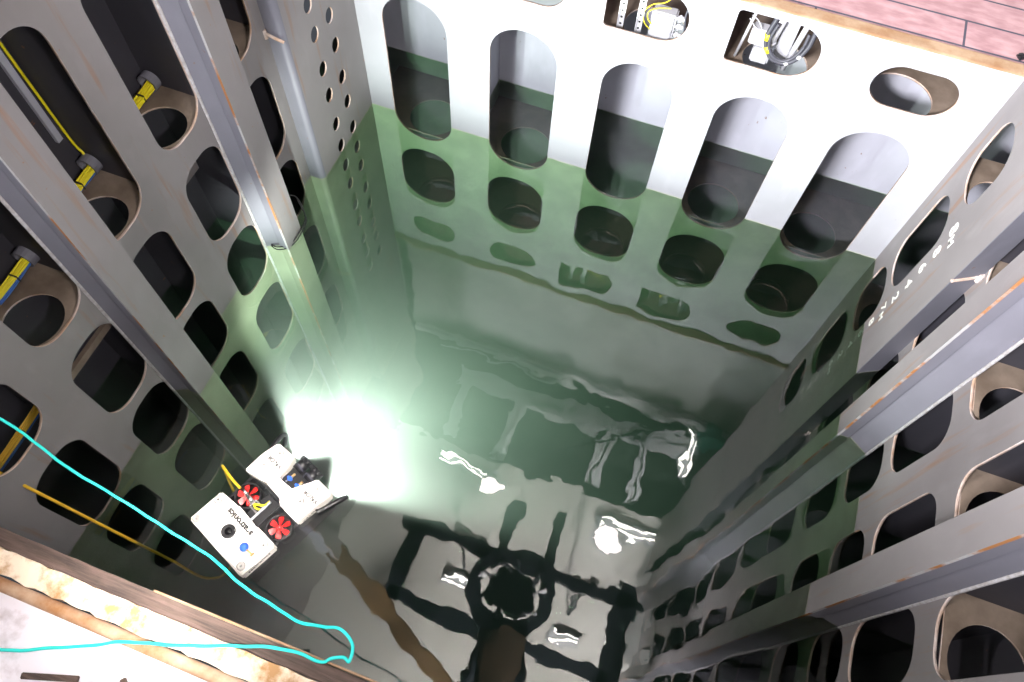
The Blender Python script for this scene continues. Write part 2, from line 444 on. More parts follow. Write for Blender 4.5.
# bars seen inside the openings
bm = bmesh.new(); bx(bm, -3.5, -3.42, 2.14, 2.81, 0.70, 0.78); link('stiffener_bar', bm, M['steel'], wl)
bm = bmesh.new(); bx(bm, -3.35, -3.31, 0.78, 1.40, 0.86, 0.92); bx(bm, -3.16, -3.13, 0.78, 1.40, 0.86, 0.92); link('stiffener_bar', bm, M['silt'], wl)


def column(x_wall, x_face, y0, y1, ztop, parent, yweld=None):
    """stiffener column: front plate with rusty edges, thick lip, inset side, weld beads at the wall"""
    s = 1 if x_face > x_wall else -1
    bm = bmesh.new()
    xa, xb = sorted((x_face, x_face - s * 0.018)); bx(bm, xa, xb, y0, y1, ZB, ztop)
    for f in bm.faces:
        if abs(f.normal.y) > 0.9: f.material_index = 1
    o = link('stiffener_column', bm, M['steel'], parent, second=M['rust_edge'])
    bm = bmesh.new()
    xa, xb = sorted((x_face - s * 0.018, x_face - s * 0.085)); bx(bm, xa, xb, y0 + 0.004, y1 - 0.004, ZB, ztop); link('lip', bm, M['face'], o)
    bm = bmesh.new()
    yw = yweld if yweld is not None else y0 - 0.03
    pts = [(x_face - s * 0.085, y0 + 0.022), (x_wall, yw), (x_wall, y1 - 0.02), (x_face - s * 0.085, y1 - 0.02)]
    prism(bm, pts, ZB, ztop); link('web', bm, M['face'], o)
    bm = bmesh.new(); cyl(bm, (x_wall, yw, ZB), (x_wall, yw, ztop), 0.011, seg=10); link('weld_bead', bm, M['weld'], o, True)
    return o


column(-3.0, -2.8, 2.752, 2.970, 6.2, wl, 2.715)
column(-3.0, -2.8, 1.353, 1.563, 6.2, wl, 1.318)
# ---------------------------------------------------------------- right wall
rh = []
ZR = 8.5


def rhole(y0, y1, z0, z1, r=0.18): rh.append(rr_hole(y0, y1, z0, z1, r, 10))


for y0, y1 in ((3.06, 3.51), (2.362, 2.79), (1.66, 2.09), (0.98, 1.412), (0.28, 0.71)):
    for z0 in (3.1, 4.15, 5.2, 6.25, 7.3): rhole(y0 - 0.03, y1 + 0.03, z0, z0 + 0.92, 0.17)


for z0, z1 in ((1.43, 2.85), (0.53, 1.205), (-0.2, 0.33), (-1.1, -0.45), (-2.1, -1.4)): rhole(3.06, 3.51, z0, z1, 0.16)
for z0, z1 in ((1.37, 2.85), (0.43, 1.185), (-0.32, 0.30), (-1.12, -0.49), (-2.1, -1.4)): rhole(2.362, 2.79, z0, z1, 0.17)
for z0, z1 in ((1.32, 2.85), (0.34, 1.125), (-0.37, 0.21), (-1.15, -0.57), (-2.2, -1.5)): rhole(1.66, 2.09, z0, z1, 0.17)
for z0, z1 in ((1.24, 2.85), (0.24, 1.035), (-0.45, 0.11), (-1.25, -0.67), (-2.2, -1.5)): rhole(0.98, 1.412, z0, z1, 0.17)
for z0, z1 in ((1.20, 2.85), (0.14, 0.95), (-0.55, 0.02)): rhole(0.28, 0.71, z0, z1, 0.17)
wr = plate('wall_right', rect(-0.05, 3.60, ZB, ZR), rh, T, frame_right(2.0), M['steel'], M['rim'])
tag(wr, kind='structure')
bm = bmesh.new(); bx(bm, 2.52, 2.54, -0.05, 4.5, ZB, ZR); link('back_plate', bm, M['steel_shaded'], wr)
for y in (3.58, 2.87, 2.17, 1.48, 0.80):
    bm = bmesh.new(); bx(bm, 2.019, 2.52, y - 0.008, y + 0.008, ZB, ZR); link('partition', bm, M['steel_shaded'], wr)
for (y0, y1, cy, z) in ((2.88, 3.57, 3.28, 1.42), (2.18, 2.86, 2.5, 1.38), (1.49, 2.16, 1.86, 1.33), (0.81, 1.47, 1.13, 1.28), (0.0, 0.79, 0.48, 1.2)):
    plate('shelf', rect(2.019, 2.519, y0, y1), [ell(2.25, cy, 0.20, 0.215)], 0.014, frame_flat(z), M['silt'], M['rim'], wr)
column(2.0, 1.77, 2.783, 2.962, ZR, wr, 2.70)
column(2.0, 1.77, 1.412, 1.628, ZR, wr, 1.41)
# far-right column plate with the draught marks
fh = [rr_hole(3.86, 4.30, 1.40, 1.93, 0.19), rr_hole(3.86, 4.30, 0.40, 1.215, 0.19), rr_hole(3.84, 4.30, -0.285, 0.30, 0.19), rr_hole(3.84, 4.30, -1.1, -0.45, 0.19), rr_hole(3.84, 4.3, -2.1, -1.4, 0.19)]
wfr = plate('wall_far_right', rect(3.36, 4.499, ZB, ZR), fh, 0.014, frame_right(1.83), M['steel'], M['rim'])
tag(wfr, kind='structure')
bm = bmesh.new(); prism(bm, [(1.83, 3.36), (1.80 + 0.03, 3.35), (2.0, 3.44), (2.0, 3.46), (1.844, 3.374)], ZB, ZR)
link('column_face', bm, M['face'], wfr)
bm = bmesh.new(); bx(bm, 2.28, 2.30, 3.59, 4.5, ZB, ZR); link('back_plate', bm, M['steel_in'], wfr)
for z in (1.34, -0.3):
    plate('shelf', rect(1.846, 2.27, 3.60, 4.49), [ell(2.05, 4.08, 0.17, 0.215)], 0.014, frame_flat(z), M['silt'], M['rim'], wfr)
for z, y, t, sz in ((1.31, 3.81, '8', .15), (1.29, 3.725, 'M', .10), (1.11, 3.77, '8', .14), (0.92, 3.765, '6', .14), (0.73, 3.755, '4', .14), (0.53, 3.755, '2', .14),
                    (0.335, 3.785, '7', .12), (0.315, 3.71, 'M', .085), (0.135, 3.765, '8', .12), (-0.055, 3.765, '6', .12), (-0.25, 3.765, '4', .12), (-0.45, 3.765, '2', .12), (-0.65, 3.785, '6', .12), (-0.665, 3.71, 'M', .085)):
    mt = Matrix(((0, 0, -1, 1.829), (-1, 0, 0, y), (0, 1, 0, z), (0, 0, 0, 1)))
    text_mesh(t, sz, M['white_paint'], mt, 'draught_mark', wfr, bold=0.003)
# ---------------------------------------------------------------- near wall (under the camera)
bm = bmesh.new(); bx(bm, -3.6, 2.6, -0.08, -0.055, ZB, 1.98); nw = link('wall_near', bm, M['steel']); tag(nw, kind='structure')

# rods across the two far columns
bm = bmesh.new(); tube(bm, [(-3.0, 3.50, 1.545), (-2.93, 3.495, 1.53), (-2.865, 3.51, 1.50)], 0.011, k=4); cyl(bm, (-3.0, 3.50, 1.50), (-3.0, 3.50, 1.57), 0.016)
r1 = link('steel_rod', bm, M['rim']); tag(r1, 'short rusty rod welded across the far left column', 'rod', kind=None)
bm = bmesh.new(); tube(bm, [(1.825, 3.345, 1.372), (1.93, 3.40, 1.38), (2.0, 3.44, 1.39)], 0.012, k=4); cyl(bm, (1.99, 3.43, 1.34), (1.99, 3.43, 1.41), 0.016)
r2 = link('steel_rod', bm, M['rim']); tag(r2, 'short pale rod across the far right column beside the draught marks', 'rod')

# ---------------------------------------------------------------- water
bm = bmesh.new(); bx(bm, -3.7, 2.7, -0.04, 5.35, ZB - 0.1, 0.0)
wt = link('water', bm, M['water']); tag(wt, 'murky green sea water filling the moonpool', 'water', kind='stuff')

# ---------------------------------------------------------------- decks round the well
bm = bmesh.new(); bx(bm, -6.0, 6.0, 4.53, 8.2, 1.99, 2.05); fd = link('floor', bm, M['wood_deck']); tag(fd, kind='structure')
bm = bmesh.new(); bx(bm, -3.0, 1.9, 4.435, 4.53, 2.052, 2.07, 0.004); e_ = link('trim_1', bm, M['rust_strip']); tag(e_, kind='structure')
bm = bmesh.new(); bx(bm, -3.6, 5.5, -4.5, -0.165, 1.99, 2.055); nd = link('floor_near', bm, M['deck_near']); tag(nd, kind='structure')
nd.name = 'floor'
bm = bmesh.new(); bx(bm, -6.0, -3.545, -4.5, 4.53, 6.1, 6.2); o = link('floor', bm, M['hangar']); tag(o, kind='structure')


def wobble_box(name, x0, x1, y0, y1, z0, z1, m, amp=0.004, n=60, seed=1):
    rnd = random.Random(seed); bm = bmesh.new(); rings = []
    for i in range(n + 1):
        x = x0 + (x1 - x0) * i / n
        j = [rnd.uniform(-amp, amp) for _ in range(4)]
        rings.append([bm.verts.new(p) for p in ((x, y0 + j[0], z0), (x, y1 + j[1] * 0.5, z0), (x, y1 + j[1] * 0.5, z1 + j[2]), (x, y0 + j[0], z1 + j[3]))])
    for i in range(n):
        for s in range(4): bm.faces.new((rings[i][s], rings[i][(s + 1) % 4], rings[i + 1][(s + 1) % 4], rings[i + 1][s]))
    bm.faces.new(rings[0]); bm.faces.new(rings[-1])
    return link(name, bm, m)


o = wobble_box('timber_fender', -3.0, 1.9, -0.055, 0.01, 1.95, 2.08, M['timber'], 0.003, 80, 3)
tag(o, 'dark weathered timber along the near edge of the pool', 'timber')
o = wobble_box('plywood_strip', -3.0, 1.9, -0.148, -0.058, 2.0, 2.09, M['ply'], 0.006, 120, 5)
tag(o, 'flaking orange and white plywood strip behind the dark timber', 'plywood')
bm = bmesh.new(); tube(bm, [(-3.2, -0.178, 2.085), (1.9, -0.178, 2.085)], 0.026, 14, smooth=False)
o = link('rusty_pipe', bm, M['pipe_rust'], smooth=True); tag(o, 'rusty pipe lying between the plywood strip and the worn deck', 'pipe')
bm = bmesh.new(); tube(bm, [(-1.42, 0.014, 2.082), (-0.9, 0.017, 2.084), (-0.3, 0.018, 2.082)], 0.005, 8)
o = link('thin_batten', bm, M['rust_strip']); tag(o, 'thin pale batten along the water side of the dark timber', 'batten')
# scraps on the near deck
for k, (x, y, l, ang) in enumerate(((-1.62, -0.40, 0.22, 0.3), (-1.30, -0.36, 0.16, -0.7))):
    bm = bmesh.new(); bx(bm, -l / 2, l / 2, -0.012, 0.012, 0, 0.014, 0.003)
    o = link('wood_scrap', bm, M['timber']); o.location = (x, y, 2.056); o.rotation_euler = (0, 0, ang)
    tag(o, ('longer' if k == 0 else 'shorter') + ' dark wood scrap lying on the worn deck at bottom left', 'scrap')
bm = bmesh.new(); bx(bm, -0.015, 0.015, -0.02, 0.02, 0, 0.03, 0.004); cyl(bm, (-0.035, 0, 0.028), (0.035, 0, 0.028), 0.007)
o = link('deck_cleat', bm, M['black']); o.location = (1.76, 4.60, 2.05); o.rotation_euler = (0, 0, 0.5); tag(o, 'small black cleat at the corner of the red-brown boards', 'cleat')

# ---------------------------------------------------------------- cables in the left wall
def bundle(name, x, z, y0, y1, nb, label, blue=1, dy=0.0):
    root = bpy.data.objects.new(name, None); C.objects.link(root); root.location = (x, y0, z)
    tag(root, label, 'cables', 'cable bundles behind the left wall')
    rnd = random.Random(int(y0 * 100))
    k = 0
    for i in range(nb):
        a = i % 4; b_ = i // 4
        px, pz = (a - 1.5) * 0.014, b_ * 0.013
        bm = bmesh.new(); n = 7
        tube(bm, [(px + rnd.uniform(-.004, .004), (y1 - y0) * t / n, pz + rnd.uniform(-.003, .003) - 0.015 * math.sin(PI * t / n)) for t in range(n + 1)], 0.0068, 7, 3)
        link('cable', bm, M['blue_cable'] if (blue and i in (3, 7)[:blue]) else M['yellow' if name == 'cable_bundle' else 'amber'], root, True)
    for t in (0.25, 0.6, 0.85):
        bm = bmesh.new(); bx(bm, -0.032, 0.032, (y1 - y0) * t - 0.004, (y1 - y0) * t + 0.004, -0.024, 0.034, 0.003); link('cable_tie', bm, M['black'], root)
    return root


bundle('cable_bundle', -3.41, 1.575, 2.80, 2.14, 12, 'yellow cable bundle in the uppermost tall opening of the left wall', 0)
bundle('cable_bundle', -3.41, 1.51, 2.085, 1.43, 12, 'yellow cable bundle where the single thin yellow cable comes down', 1)
bundle('cable_bundle', -3.41, 1.45, 1.40, 0.77, 12, 'thick yellow and blue cable bundle at the left picture edge', 2)
b_ = bundle('cable_bundle', -3.30, 0.73, 0.74, 0.0, 12, 'amber cable bundle crossed by the turquoise rope, lowest in the left wall', 2)
for ch in b_.children:
    if ch.name.startswith('cable') and ch.data.materials[0] == M['yellow']: ch.data.materials[0] = M['amber']
bm = bmesh.new(); tube(bm, [(-3.5, 2.085, 2.85), (-3.5, 2.085, 2.43), (-3.495, 2.09, 2.0), (-3.49, 2.095, 1.70), (-3.46, 2.095, 1.60), (-3.41, 2.08, 1.56)], 0.0085, 8)
o = link('yellow_cable', bm, M['yellow'], smooth=True); tag(o, 'single thin yellow cable running down a corner inside the left wall', 'cable')
bm = bmesh.new(); bx(bm, -3.515, -3.49, 2.02, 2.06, 1.75, 2.7); o = link('cable_strip', bm, M['steel_in'], wl)

# ---------------------------------------------------------------- wire loop round the middle-left column
bm = bmesh.new()
lp = [(-3.02, 2.78, 0.02), (-2.91, 2.73, 0.03), (-2.82, 2.80, 0.02), (-2.785, 2.93, 0.05), (-2.83, 3.10, 0.02), (-2.93, 3.18, 0.14), (-3.0, 3.10, 0.2), (-3.01, 3.0, 0.22)]
tube(bm, lp, 0.006, 6, 8); tube(bm, [(p[0] + .012, p[1] - 0.012, p[2] - 0.015) for p in lp[:6]], 0.005, 6, 8)
o = link('wire_loop', bm, M['ink'], smooth=True); tag(o, 'thin black wire looped round the left column at the waterline', 'wire')

# ---------------------------------------------------------------- turquoise rope and yellow tether
bm = bmesh.new()
tube(bm, [(-2.85, 0.46, 2.32), (-2.40, 0.398, 2.05), (-2.09, 0.332, 1.95), (-1.80, 0.292, 1.80), (-1.70, 0.278, 1.74), (-1.45, 0.235, 1.72), (-1.30, 0.20, 1.80), (-1.17, 0.165, 1.85), (-1.02, 0.138, 1.90),
          (-0.86, 0.113, 2.0), (-0.74, 0.130, 2.06), (-0.66, 0.145, 2.10), (-0.59, 0.11, 2.10), (-0.575, 0.05, 2.10), (-0.60, 0.055, 2.10), (-0.64, 0.035, 2.105), (-0.67, 0.012, 2.10), (-0.76, 0.01, 2.10), (-0.84, -0.003, 2.10),
          (-0.93, -0.03, 2.11), (-1.005, -0.056, 2.11), (-1.13, -0.10, 2.115), (-1.276, -0.15, 2.12), (-1.40, -0.19, 2.125), (-1.524, -0.242, 2.07), (-1.66, -0.30, 2.07), (-1.85, -0.385, 2.07), (-2.2, -0.5, 2.07)], 0.0066, 8, 7)
for v in bm.verts: v.co += Vector((0.002 * math.sin(v.co.x * 31), 0.0025 * math.sin(v.co.x * 13 + 1.3) + 0.0012 * math.sin(v.co.x * 47), 0.0))
o = link('turquoise_rope', bm, M['teal'], smooth=True); tag(o, 'slack turquoise rope hanging over the pool and back onto the near deck', 'rope')
bm = bmesh.new()
tube(bm, [(-3.12, 0.272, 1.12), (-3.01, 0.266, 0.86), (-2.90, 0.262, 0.60), (-2.77, 0.257, 0.29), (-2.64, 0.252, 0.0), (-2.52, 0.25, -0.4), (-2.42, 0.25, -0.9), (-2.42, 0.4, -1.25), (-2.42, 0.75, -1.0), (-2.44, 0.93, -0.35), (-2.40, 0.945, -0.08), (-2.33, 0.915, 0.02), (-2.24, 0.868, 0.055), (-2.14, 0.825, 0.062)], 0.010, 8, 8)
o = link('yellow_tether', bm, M['amber'], smooth=True); tag(o, 'yellow tether running from the left wall into the water and up to the robot', 'tether')
TETHER = o

# ---------------------------------------------------------------- fittings in the two square-ended openings
def at(root, name, bm, m, smooth=False): return link(name, bm, m, root, smooth)


# left one: tray strips and a white junction box
for k, x in enumerate((-0.735, -0.60)):
    bm = bmesh.new(); bx(bm, x - 0.022, x + 0.022, 4.62, 4.628, 1.46, 2.0); bx(bm, x - 0.022, x - 0.018, 4.60, 4.64, 1.46, 2.0)
    root = link('slotted_strip', bm, M['galv']); tag(root, ('leftmost' if k == 0 else 'second') + ' slotted steel strip in the left square-ended opening of the far wall', 'strip', 'slotted strips')
    for j in range(9):
        bm = bmesh.new(); bx(bm, x - 0.008, x + 0.008, 4.617, 4.6195, 1.49 + j * 0.055, 1.505 + j * 0.055); link('slot', bm, M['ink'], root)
root = bpy.data.objects.new('junction_box', None); C.objects.link(root); root.location = (-0.42, 4.64, 1.56)
tag(root, 'white junction box with side fittings in the left square-ended opening', 'junction box')
bm = bmesh.new(); bx(bm, -0.10, 0.075, -0.05, 0.05, -0.10, 0.13, 0.012); link('body', bm, M['box_white'], root)
bm = bmesh.new(); bx(bm, -0.085, 0.06, -0.062, -0.051, -0.085, 0.115, 0.004); link('lid', bm, M['box_white'], root)
for dz in (-0.05, 0.02, 0.09):
    bm = bmesh.new(); cyl(bm, (0.075, 0, dz), (0.13, 0, dz), 0.018); cyl(bm, (0.09, 0, dz), (0.105, 0, dz), 0.027, seg=6); link('cable_gland', bm, M['galv'], root)
bm = bmesh.new(); tube(bm, [(0.12, -.02, -0.12), (0.15, -.02, 0.0), (0.13, -.02, 0.15), (0.16, 0, 0.3)], 0.008); link('drop_wire', bm, M['hose'], root, True)
bm = bmesh.new()
tube(bm, [(-0.50, 4.60, 1.52), (-0.56, 4.59, 1.58), (-0.58, 4.59, 1.66), (-0.53, 4.59, 1.74), (-0.44, 4.60, 1.78), (-0.36, 4.62, 1.9)], 0.0035)
tube(bm, [(-0.49, 4.60, 1.56), (-0.54, 4.585, 1.62), (-0.545, 4.585, 1.68), (-0.49, 4.59, 1.72), (-0.40, 4.60, 1.74)], 0.0035)
o = link('earth_wire', bm, M['yellow'], smooth=True); tag(o, 'thin yellow earth wire curling beside the white junction box', 'wire')
# right one: valve box, brackets, hose loop
root = bpy.data.objects.new('hose_loop', None); C.objects.link(root); root.location = (0.40, 4.60, 1.65)
tag(root, 'dark hose loop with yellow bands in the right square-ended opening', 'hose')
hp = [(-0.10, 0.0, 0.24), (-0.12, 0, 0.10), (-0.10, 0, 0.0), (-0.03, -0.01, -0.075), (0.06, -0.01, -0.085), (0.13, 0, -0.02), (0.165, 0, 0.09), (0.17, 0.02, 0.2)]
bm = bmesh.new(); tube(bm, hp, 0.017, 10); link('outer_hose', bm, M['hose'], root, True)
bm = bmesh.new(); tube(bm, [(p[0] * 0.8 + .0, p[1] - 0.02, p[2] * 0.8 + 0.015) for p in hp], 0.012, 10); link('inner_hose', bm, M['hose'], root, True)
for i_ in (1, 2):
    a, b2 = Vector(hp[i_]), Vector(hp[i_ + 1]); bm = bmesh.new(); cyl(bm, a, a + (b2 - a) * 0.45, 0.0215); link('yellow_band', bm, M['yellow'], root, True)
for i_ in (4, 5):
    a, b2 = Vector(hp[i_]), Vector(hp[i_ + 1]); bm = bmesh.new(); cyl(bm, a, a + (b2 - a) * 0.25, 0.0215); link('clamp', bm, M['galv'], root, True)
root = bpy.data.objects.new('valve_block', None); C.objects.link(root); root.location = (0.25, 4.68, 1.62)
tag(root, 'white valve block with cylinder in the right square-ended opening', 'valve')
bm = bmesh.new(); bx(bm, -0.08, 0.06, -0.04, 0.05, -0.02, 0.11, 0.01); link('body', bm, M['box_white'], root)
bm = bmesh.new(); cyl(bm, (0.06, -0.02, -0.02), (0.09, -0.02, 0.26), 0.036); cyl(bm, (0.064, -0.02, 0.02), (0.066, -0.02, 0.045), 0.043); link('cylinder', bm, M['galv'], root, True)
bm = bmesh.new(); bx(bm, -0.03, 0.1, -0.05, 0.03, -0.15, -0.03, 0.012); link('mounting_foot', bm, M['box_white'], root)
bm = bmesh.new(); tube(bm, [(-0.11, -.03, 0.2), (-0.06, -.03, 0.17), (-0.02, -.03, 0.12)], 0.004); tube(bm, [(-0.12, -.03, 0.17), (-0.07, -.03, 0.12), (-0.03, -.03, 0.10)], 0.004); link('wires', bm, M['box_white'], root, True)
for k, (x, xt) in enumerate(((0.12, 0.17), (0.47, 0.52))):
    bm = bmesh.new(); cyl(bm, (x, 4.66, 1.46), (xt, 4.66, 1.96), 0.02 if k else 0.011, seg=8)
    o = link('bracket_bar', bm, M['galv'], smooth=True); tag(o, ('thin bracket bar left of' if k == 0 else 'thick bright bar right of') + ' the white valve block', 'bar', 'bracket bars')
bm = bmesh.new(); bx(bm, 0.37, 0.47, 4.72, 4.74, 1.46, 1.95, 0.004)
o = link('mounting_plate', bm, M['box_white']); tag(o, 'bright mounting plate behind the dark hose loop', 'plate')

# ---------------------------------------------------------------- the robot (remotely operated vehicle)
rov = bpy.data.objects.new('underwater_robot', None); C.objects.link(rov)
tag(rov, 'white and black underwater robot with red propellers floating at the left', 'underwater robot')
ZT = 0.10
HD = math.radians(67.14) - PI / 2
rov.location = (-1.943, 0.739, 0.0); rov.rotation_euler = (0, 0, HD)


def shell(name, outline, z0, z1, m, bev=0.012, parent=rov):
    bm = bmesh.new(); prism(bm, outline, z0, z1)
    es = [e for e in bm.edges if abs(e.verts[0].co.z - e.verts[1].co.z) < 1e-6 and e.verts[0].co.z > z1 - 1e-4] + [e for e in bm.edges if abs(e.verts[0].co.z - e.verts[1].co.z) > 1e-3]
    bmesh.ops.bevel(bm, geom=es, offset=bev, segments=3, affect='EDGES')
    return link(name, bm, m, parent)


rear = shell('rear_float', [(-0.278, -0.365), (0.278, -0.365), (0.284, -0.08), (0.09, -0.082), (0.066, -0.098), (-0.10, -0.090), (-0.12, -0.084), (-0.278, -0.100)], 0.0, ZT, M['white_shell'])
front = shell('front_float', [(-0.285, 0.105), (-0.104, 0.150), (-0.095, 0.19 - 0.03), (0.06, 0.155), (0.075, 0.115), (0.262, 0.118), (0.272, 0.27), (0.283, 0.34), (0.283, 0.415), (0.13, 0.415), (0.098, 0.30), (0.066, 0.235), (-0.06, 0.225), (-0.078, 0.24), (-0.085, 0.32), (-0.11, 0.405), (-0.272, 0.395), (-0.292, 0.27)], 0.0, ZT, M['white_shell'], 0.010)
for par, pts in ((rear, ((-0.241, -0.329), (-0.243, -0.150), (0.228, -0.318), (0.228, -0.132))), (front, ((-0.20, 0.35), (-0.214, 0.22), (0.19, 0.365), (0.17, 0.228)))):
    for (x, y) in pts:
        bm = bmesh.new(); revolve(bm, [(0.008, 0.001), (0.017, 0.002), (0.024, 0.006), (0.031, 0.0)], (x, y, ZT), 18); s_ = link('washer', bm, M['grey_screw'], par, True)
        bm = bmesh.new(); cyl(bm, (x, y, ZT), (x, y, ZT + 0.004), 0.007, seg=6); link('bolt', bm, M['chrome'], s_)
ROT180 = Matrix.Rotation(PI, 4, 'Z')
text_mesh('seatronics', 0.060, M['ink'], Matrix.Translation((-0.012, -0.143, ZT + 0.0015)) @ ROT180, 'lettering', rear, bold=0.0027, depth=0.001)
for x, y in ((-0.175, 0.285), (0.200, 0.297)):
    text_mesh('VALOR', 0.040, M['ink'], Matrix.Translation((x, y, ZT + 0.0015)) @ ROT180, 'lettering', front, bold=0.0014, depth=0.001)
    bm = bmesh.new(); bm.faces.new([bm.verts.new(p) for p in ((x + 0.01, y - 0.016, ZT + .0012), (x + 0.03, y - 0.028, ZT + .0012), (x + 0.024, y - 0.014, ZT + .0012))])
    bmesh.ops.solidify(bm, geom=bm.faces[:], thickness=0.0006); link('yellow_flash', bm, M['yellow'], front)
text_mesh('VALOR', 0.040, M['ink'], Matrix.Translation((0.2795, 0.215, ZT - 0.045)) @ Matrix.Rotation(PI / 2, 4, 'Z') @ Matrix.Rotation(PI / 2, 4, 'X'), 'lettering', front)
text_mesh('seatronics', 0.044, M['ink'], Matrix.Translation((0.2832, -0.225, ZT - 0.045)) @ Matrix.Rotation(PI / 2, 4, 'Z') @ Matrix.Rotation(PI / 2, 4, 'X'), 'lettering', rear)
# camera port on the rear float
bm = bmesh.new(); revolve(bm, [(0.0005, 0.006), (0.030, 0.008), (0.040, 0.010), (0.048, 0.010), (0.050, 0.0)], (-0.016, -0.235, ZT), 32); port = link('camera_port', bm, M['black'], rear, True)
bm = bmesh.new(); revolve(bm, [(0.001, 0.018), (0.012, 0.016), (0.022, 0.012), (0.027, 0.006)], (-0.016, -0.235, ZT), 28); link('port_glass', bm, M['black_shine'], port, True)
for a in (0.9, 2.6, 4.3):
    bm = bmesh.new(); cyl(bm, (-0.016 + 0.043 * math.cos(a), -0.235 + 0.043 * math.sin(a), ZT + 0.009), (-0.016 + 0.043 * math.cos(a), -0.235 + 0.043 * math.sin(a), ZT + 0.014), 0.004, seg=8); link('port_screw', bm, M['chrome'], port)
# blue beacon with its little bracket
bm = bmesh.new(); revolve(bm, [(0.030, 0.0), (0.030, 0.01), (0.027, 0.022), (0.018, 0.031), (0.001, 0.035)], (0.147, -0.228, ZT), 24); bc = link('blue_beacon', bm, M['blue'], rear, True)
bm = bmesh.new(); revolve(bm, [(0.030, 0.0), (0.036, 0.0), (0.036, 0.006), (0.030, 0.006)], (0.147, -0.228, ZT), 24, closed=True); link('base_ring', bm, M['grey_screw'], bc, True)
bm = bmesh.new(); tube(bm, [(0.172, -0.228, ZT + 0.012), (0.20, -0.224, ZT + 0.014), (0.222, -0.222, ZT + 0.004)], 0.007); bx(bm, 0.216, 0.23, -0.238, -0.206, ZT, ZT + 0.008, 0.002); link('beacon_lead', bm, M['brass'], bc, True)
# frame, ducts and propellers
bm = bmesh.new()
for s in (-1, 1):
    prism(bm, [(s * 0.235, -0.34), (s * 0.255, -0.34), (s * 0.255, 0.39), (s * 0.235, 0.39)], -0.30, -0.002)
bx(bm, -0.235, 0.235, -0.33, -0.11, -0.16, -0.004); bx(bm, -0.235, 0.235, 0.13, 0.22, -0.14, -0.004); bx(bm, -0.25, 0.25, -0.33, 0.37, -0.32, -0.30)
link('frame', bm, M['black'], rov)
bm = bmesh.new(); bx(bm, -0.07, 0.07, -0.10, 0.12, -0.12, 0.01, 0.01); link('centre_housing', bm, M['black'], rov)
for s, label in ((-1, ''), (1, '')):
    cx, cy = (-0.158 if s < 0 else 0.178), 0.006 + (0.01 if s > 0 else 0)
    bm = bmesh.new(); revolve(bm, [(0.082, -0.10), (0.094, -0.10), (0.094, 0.012), (0.088, 0.016), (0.082, 0.012)], (cx, cy, 0.0), 32, closed=True)
    d_ = link('thruster_duct', bm, M['black'], rov, True)
    bm = bmesh.new(); cyl(bm, (cx, cy, -0.10), (cx, cy, -0.02), 0.03); bx(bm, cx - 0.088, cx + 0.088, cy - 0.008, cy + 0.008, -0.10, -0.085); link('motor', bm, M['black'], d_)
    bm = bmesh.new()
    for k in range(6):
        a = k * PI / 3 + (0.2 if s > 0 else 0.5); lo_, hi_ = [], []
        for rr_, wv in ((0.014, 0.35), (0.040, 0.36), (0.062, 0.34), (0.077, 0.22)):
            for sg, zz in ((-1, 0.010), (1, -0.004)):
                px_, py_ = cx + rr_ * math.cos(a + sg * wv), cy + rr_ * math.sin(a + sg * wv)
                hi_.append(bm.verts.new((px_, py_, zz + 0.0015))); lo_.append(bm.verts.new((px_, py_, zz - 0.0015)))
        for i_ in range(3):
            q = 2 * i_
            bm.faces.new((hi_[q], hi_[q + 1], hi_[q + 3], hi_[q + 2])); bm.faces.new((lo_[q], lo_[q + 2], lo_[q + 3], lo_[q + 1]))
            bm.faces.new((hi_[q], hi_[q + 2], lo_[q + 2], lo_[q])); bm.faces.new((hi_[q + 1], lo_[q + 1], lo_[q + 3], hi_[q + 3]))
        bm.faces.new((hi_[6], hi_[7], lo_[7], lo_[6])); bm.faces.new((hi_[0], lo_[0], lo_[1], hi_[1]))
    pr = link('propeller', bm, M['red'], d_)
    bm = bmesh.new(); revolve(bm, [(0.017, -0.012), (0.017, 0.006), (0.012, 0.013), (0.003, 0.015)], (cx, cy, 0), 16); link('propeller_hub', bm, M['red'], pr, True)
    bm = bmesh.new(); cyl(bm, (cx, cy, 0.014), (cx, cy, 0.019), 0.005); link('hub_nut', bm, M['chrome'], pr)
# tether termination: clevis, connector and lifting T-bar
bm = bmesh.new(); bx(bm, 0.010, 0.022, -0.085, 0.088, 0.055, 0.075, 0.002); tb = link('lifting_bar', bm, M['box_white'], rov)
bm = bmesh.new(); bx(bm, -0.06, 0.015, -0.035, -0.022, 0.05, 0.075, 0.003); bx(bm, -0.06, 0.015, 0.018, 0.031, 0.05, 0.075, 0.003); bx(bm, -0.072, -0.058, -0.035, 0.031, 0.05, 0.075, 0.003); link('clevis', bm, M['chrome'], rov)
bm = bmesh.new(); cyl(bm, (-0.15, 0.006, 0.062), (-0.07, -0.002, 0.062), 0.013, 0.018); cyl(bm, (-0.20, 0.010, 0.062), (-0.15, 0.006, 0.062), 0.010); cyl(bm, (-0.155, 0.0065, 0.062), (-0.145, 0.0055, 0.062), 0.018); link('tether_connector', bm, M['chrome'], rov, True)
bm = bmesh.new(); tube(bm, [(-0.055, 0.0, 0.06), (-0.02, 0.02, 0.075), (0.01, 0.045, 0.08), (0.0, 0.075, 0.05), (-0.02, 0.08, 0.0)], 0.008); tube(bm, [(-0.055, -0.005, 0.06), (-0.02, -0.01, 0.07), (0.005, 0.01, 0.03)], 0.007); link('pigtail', bm, M['yellow'], rov, True)
